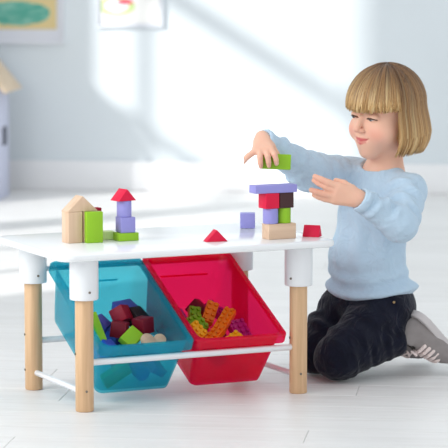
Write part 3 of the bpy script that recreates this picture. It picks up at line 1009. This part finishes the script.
# hollow under the curtain so that chin and neck stay free
Hh.ell(hp(0.03, 0, -0.085), (0.070, 0.060, 0.075), HA, 0.01, sub=True)
hair_me = Hh.mesh('hair', 2)
hc = coords(hair_me); hloc = (hc - HC) @ HA.T
k = np.clip((hloc[:, 2] + 0.09) / 0.2, 0, 1)[:, None]
set_col(hair_me, np.array(lin(206, 166, 112)[:3]) * (1 - k) + np.array(lin(158, 118, 76)[:3]) * k)
M_hair = mat('blond_hair', lin(200, 165, 110), 0.36, 0.5, attr='Tint')
hair = plink('hair', hair_me, M_hair)

rng = random.Random(11)
verts, faces, cols = [], [], []
def lock(path, w, col0, col1):
    """flat tapered lock with a small ridge: 4-sided section"""
    n = len(path)
    base = len(verts)
    P_ = [V3(*hp(*p)) for p in path]
    cen = hp(-0.01, 0, -0.01)
    for i, p in enumerate(P_):
        t = P_[min(i + 1, n - 1)] - P_[max(i - 1, 0)]; t = nrm(t)
        out = p - cen; out = nrm(out - t * (out @ t))
        sd = np.cross(t, out)
        tp = min(1.0, 0.35 + 2.2 * i / n) * (1.0 if i < n - 3 else (0.95, 0.8, 0.4)[i - n + 3])
        ww = w * tp
        for a, b in ((1, 0), (0, 0.55), (-1, 0), (0, -0.5)):
            verts.append(tuple(p + sd * a * ww + out * b * ww))
            g = (i / (n - 1)) ** 1.5
            cols.append(tuple(col0[k] * (1 - g) + col1[k] * g for k in range(3)))
    for i in range(n - 1):
        for k in range(4):
            a = base + 4 * i + k; b = base + 4 * i + (k + 1) % 4
            faces.append((a, b, b + 4, a + 4))
    faces.append(tuple(base + k for k in (3, 2, 1, 0)))
    faces.append(tuple(base + 4 * (n - 1) + k for k in range(4)))
ROOT = [lin(106, 74, 50), lin(126, 90, 58), lin(146, 108, 70), lin(92, 66, 46)]
TIPC = [lin(222, 182, 124), lin(204, 160, 104), lin(180, 138, 86), lin(234, 202, 148)]
# fringe and curtain
for q in range(2600):
    phi = rng.uniform(-math.pi, math.pi)
    rr = 1.0 + rng.uniform(-0.012, 0.022)
    th0 = R(rng.uniform(3, 40)) if rng.random() < 0.8 else R(rng.uniform(30, 70))
    path = []
    front = R(-88) < phi < R(68)
    # parting sits a little to the crown; strands fan from there
    if front:
        uend = 0.016 + 3.0 * (0.099 * math.sin(phi) * 0.85) ** 2 * 0.15 + rng.uniform(-0.008, 0.012)
        n = 11
        th1 = math.acos(max(-1, min(1, (uend - 0.018) / 0.096)))
        sw = rng.uniform(-0.07, 0.07)
        for i in range(n):
            th = th0 + (th1 - th0) * i / (n - 1)
            ph = phi + sw * (i / (n - 1)) ** 2
            path.append(hair_surface(ph, th, rr + 0.012 * (i / (n - 1))))
    else:
        n1, n2 = 9, 8
        sw = rng.uniform(-0.10, 0.10)
        th1 = R(92)
        side = abs(abs(phi) - R(68)) / (math.pi - R(68))
        ulen = -0.099 + rng.uniform(-0.005, 0.008) - 0.006 * side
        for i in range(n1):
            th = th0 + (th1 - th0) * i / (n1 - 1)
            path.append(hair_surface(phi + sw * i / 16, th, rr))
        f0, l0, u0 = path[-1]
        for i in range(1, n2 + 1):
            t = i / n2
            u = u0 + (ulen - u0) * t
            curl = 1 + 0.07 * math.sin(t * math.pi * 0.75) - 0.9 * max(0, t - 0.62) ** 1.5
            fwd = 0.020 * t ** 3 * max(0, 1 - side / 0.4) - 0.002 * t
            path.append(((f0 + 0.01) * curl - 0.012 * t - 0.008 + fwd, l0 * curl, u))
    cl = int((phi + 3.2) * 9 + rng.uniform(-0.6, 0.6)) * 7919 % 13
    c0 = ROOT[(cl + (rng.random() < 0.4) * rng.randrange(4)) % 4]; c1 = TIPC[(cl // 2 + (rng.random() < 0.5) * rng.randrange(4)) % 4]
    lock(path, rng.uniform(0.0012, 0.0027), c0, c1)
me = bpy.data.meshes.new('hair_locks')
me.from_pydata(verts, [], faces)
set_col(me, np.array(cols))
hl_o = plink('hair_locks', me, M_hair, hair)
hl_o.location = (0, 0, 0)
tag(hl_o, kind='stuff')

# ---- sweater
def ang_about(P, a, b):
    ax = nrm(b - a); u = nrm(np.cross(ax, V3(0.3, 0.2, 1))); v = np.cross(ax, u)
    q = [P[i] - a[i] for i in range(3)]
    return np.arctan2(sum(q[i] * v[i] for i in range(3)), sum(q[i] * u[i] for i in range(3)))
def folds(a, b, n, amp, tw=1.3, ph=0.0):
    def fn(P, t):
        an = ang_about(P, a, b)
        return amp * (np.sin(2 * math.pi * n * t + tw * np.sin(an + ph) + 0.7 * np.sin(2 * an + 1 + ph)) + 0.5 * np.sin(2 * math.pi * n * 1.7 * t + 2 * np.cos(an + ph))) * (0.35 + 0.65 * np.clip(np.sin(an * 1.0 + ph + 2 * t), 0, 1))
    return fn
S = Field((0.03, 0.02, 0.13), (0.56, 0.46, 0.66), 0.0034)
def torso_folds(P, t):
    x, y, z = P
    an = np.arctan2((x - 0.35) * TL[0] + (y - 0.285) * TL[1], (x - 0.35) * TF[0] + (y - 0.285) * TF[1])
    low = np.exp(-((z - 0.205) / 0.045) ** 2)
    d = -0.0072 * low * np.sin(2 * math.pi * (z + 0.010 * np.sin(an * 2 + 0.6)) / 0.040 + 0.8)
    mid = np.exp(-((z - 0.33) / 0.08) ** 2)
    d += 0.0042 * mid * np.sin(9 * an + 38 * z + 1.5 * np.sin(30 * z)) * (0.5 + 0.5 * np.sin(an + 1))
    return d
S.ell(pelvis + V3(0.012, 0, 0.040), (0.112, 0.106, 0.058), TAX, 0.01, disp=torso_folds)
S.ell(V3(0.352, 0.283, 0.275), (0.102, 0.090, 0.100), TAX, 0.03, disp=torso_folds)
S.ell(V3(0.368, 0.278, 0.385), (0.100, 0.080, 0.105), TAX, 0.03, disp=torso_folds)
S.cap(shR + V3(.012, -.008, -.012), shL + V3(-.012, .008, -.008), 0.044, 0.044, 0.035)
S.cap(neck - V3(0, 0, 0.05), neck - V3(0.0, 0, 0.004), 0.060, 0.050, 0.025)
S.cap(shR, elR, 0.046, 0.047, 0.025, disp=folds(shR, elR, 2.9, 0.0048, 2.2))
S.cap(elR, wrR, 0.046, 0.027, 0.02, disp=folds(elR, wrR, 3.2, 0.0046, 2.4, 1.0))
S.cap(shL, elL, 0.047, 0.043, 0.022, disp=folds(shL, elL, 2.6, 0.0044, 2.2, 2.0))
S.cap(elL, wrL, 0.043, 0.027, 0.018, disp=folds(elL, wrL, 2.9, 0.0044, 2.4, 3.0))
# cuffs, hem and neck opening
dR = nrm(wrR - elR); dL = nrm(wrL - elL)
S.cut(wrR - dR * 0.004, dR, 0.003, wrR - 0.05, wrR + 0.05)
S.cut(wrL - dL * 0.004, dL, 0.003, wrL - 0.05, wrL + 0.05)
S.cut(V3(0.35, 0.28, 0.172), V3(0, 0, -1), 0.010, V3(0.2, 0.15, 0.1), V3(0.5, 0.45, 0.19))
nk = nrm(V3(-0.30, -0.36, 1.0))
S.cap(neck + nk * 0.004, neck + nk * 0.09, 0.044, 0.06, 0.004, sub=True)
M_sweat = mat('light_blue_jersey', lin(192, 215, 234), 0.85, 0.2, noise=0.03, nscale=60, bump=0.25, bscale=900, sheen=0.2, crease=0.55)
sweater = plink('sweater', S.mesh('sweater', 1), M_sweat)
def ring_part(name, c, n, r1, r2, rt, m, parent, e1=None, squash=1.0):
    n = nrm(n); a = nrm(np.cross(n, V3(0.1, 0.2, 1) if e1 is None else e1)); b = np.cross(n, a)
    bm = bmesh.new(); rings = []
    for i in range(48):
        t = 2 * math.pi * i / 48
        o_ = a * math.cos(t) + b * math.sin(t)
        p = c + a * r1 * math.cos(t) + b * r2 * math.sin(t)
        rings.append([bm.verts.new(p + o_ * rt * math.cos(2 * math.pi * k / 8) + n * rt * squash * math.sin(2 * math.pi * k / 8)) for k in range(8)])
    for i in range(48):
        A, B_ = rings[i], rings[(i + 1) % 48]
        for k in range(8):
            bm.faces.new((A[k], A[(k + 1) % 8], B_[(k + 1) % 8], B_[k]))
    o = plink(name, bm_mesh(name, bm), m, parent)
    return o
ring_part('cuff', wrR - dR * 0.010, dR, 0.0255, 0.0255, 0.005, M_sweat, sweater, squash=2.4)
ring_part('cuff', wrL - dL * 0.010, dL, 0.0255, 0.0255, 0.005, M_sweat, sweater, squash=2.4)
ring_part('neckband', neck + nk * 0.006, nk, 0.0455, 0.0455, 0.0050, M_sweat, sweater, squash=1.6)

# ---- trousers
Tr = Field((0.16, 0.05, -0.004), (0.50, 0.45, 0.27), 0.0034)
for (a, b, c, ph) in ((hipL, knL, anL, 0.0), (hipR, knR, anR, 1.0)):
    Tr.cap(b, c, 0.056, 0.044, 0.008, disp=folds(b, c, 4.3, 0.0030, 2.4, ph + 1))
    dA = nrm(c - b)
    Tr.cut(c + dA * 0.014, dA, 0.004, c - 0.07, c + 0.07)
for (a, b, c, ph) in ((hipL, knL, anL, 0.0), (hipR, knR, anR, 1.0)):
    Tr.cap(a, b, 0.068, 0.058, 0.012, disp=folds(a, b, 2.6, 0.0040, 2.2, ph))
Tr.ell(pelvis, (0.108, 0.098, 0.075), TAX, 0.02)
Tr.cap(V3(0.408, 0.236, 0.150), V3(0.410, 0.208, 0.105), 0.046, 0.042, 0.01)
Tr.ell(V3(0.397, 0.283, 0.158), (0.078, 0.070, 0.072), TAX, 0.03)
Tr.cut(V3(0, 0, 0.003), V3(0, 0, -1), 0.004)
M_trou = mat('navy_corduroy', lin(19, 22, 40), 0.85, 0.15, noise=0.3, nscale=30, bump=0.4, bscale=500, sheen=0.15, crease=0.7)
trousers = plink('trousers', Tr.mesh('trousers', 1), M_trou)
rv = hipL + V3(0.018, -0.058, 0.028)
o = link('rivet', cyl_mesh('rivet', 0.0032, 0.003, 0.0006, 12), mat('brass', lin(170, 140, 96), 0.3), trousers)
o.location = rv - PORG
o.rotation_euler = Vector((0.4, -0.9, 0.1)).to_track_quat('Z', 'Y').to_euler()

# ---- shoes
M_suede = mat('grey_suede', lin(150, 143, 142), 0.9, 0.2, noise=0.08, nscale=60, bump=0.2, bscale=600)
M_sole = mat('rubber_sole', lin(206, 200, 200), 0.6)
M_lace = mat('pink_laces', lin(246, 228, 224), 0.7)
def shoe(heel, t, nso, label):
    """t: heel to toe, nso: outwards through the sole"""
    t = nrm(t); nso = nrm(nso - t * (nso @ t)); w = np.cross(t, nso)
    q = lambda a, b, c: heel + t * a + w * b - nso * c      # along, across, up from the sole
    AX = np.array([t, w, nso])
    lo = heel - 0.12; hi = heel + 0.21
    F = Field(lo, hi, 0.0030)
    F.ell(q(0.035, 0, 0.028), (0.040, 0.031, 0.040), AX, 0.01)
    F.ell(q(0.085, 0, 0.020), (0.055, 0.034, 0.036), AX, 0.02)
    F.ell(q(0.125, 0, 0.012), (0.042, 0.035, 0.027), AX, 0.02)
    F.cap(q(0.030, 0, 0.03), q(0.026, 0, 0.066), 0.031, 0.029, 0.01)
    F.cut(q(0, 0, 0.0), nso, 0.002)
    F.cut(q(0.03, 0, 0.074), -nso + 0.35 * t, 0.003, lo, hi)
    F.cap(q(0.036, 0, 0.05), q(0.030, 0, 0.10), 0.022, 0.024, 0.003, sub=True)
    up = plink('shoe', F.mesh('shoe', 1), M_suede)
    tag(up, label)
    F = Field(lo, hi, 0.0026)
    F.op(lo, hi, lambda P: (lambda a, b, c: np.maximum(np.sqrt(((np.abs(a - 0.080) - 0.052).clip(0)) ** 2 + b ** 2) - (0.0345 + 0.004 * np.cos((a - 0.02) * 40)), np.abs(c) - 0.0095))(
        sum(t[i] * (P[i] - heel[i]) for i in range(3)), sum(w[i] * (P[i] - heel[i]) for i in range(3)), sum(nso[i] * (P[i] - heel[i]) for i in range(3))), 0.002)
    plink('sole', F.mesh('sole', 1), M_sole, up)
    F = Field(lo, hi, 0.0016)
    for i in range(5):
        a = 0.066 + 0.0125 * i
        h = 0.0610 - 0.0038 * i
        pts = [(a - 0.001, -0.027, h - 0.016), (a + 0.001, -0.016, h - 0.003), (a + 0.003, 0.0, h + 0.001), (a + 0.001, 0.016, h - 0.003), (a - 0.001, 0.027, h - 0.016)]
        for p0, p1 in zip(pts, pts[1:]):
            F.cap(q(*p0), q(*p1), 0.0048, 0.0048, 0.001)
    for sgn in (-1, 1):     # bow
        F.cap(q(0.060, 0, 0.062), q(0.066, 0.020 * sgn, 0.075), 0.0028, 0.0028, 0.002)
        F.cap(q(0.066, 0.020 * sgn, 0.075), q(0.052, 0.012 * sgn, 0.074), 0.0028, 0.0026, 0.002)
    plink('laces', F.mesh('laces', 1), M_lace, up)
    return up
shoe(V3(0.462, 0.215, 0.150), V3(0.66, 0.14, -0.70), V3(0.62, 0.36, 0.68), 'grey suede sneaker with pink laces on the near foot')
shoe(V3(0.410, 0.335, 0.140), V3(0.60, 0.24, -0.68), V3(0.70, 0.10, 0.68), 'grey suede sneaker on the far foot')
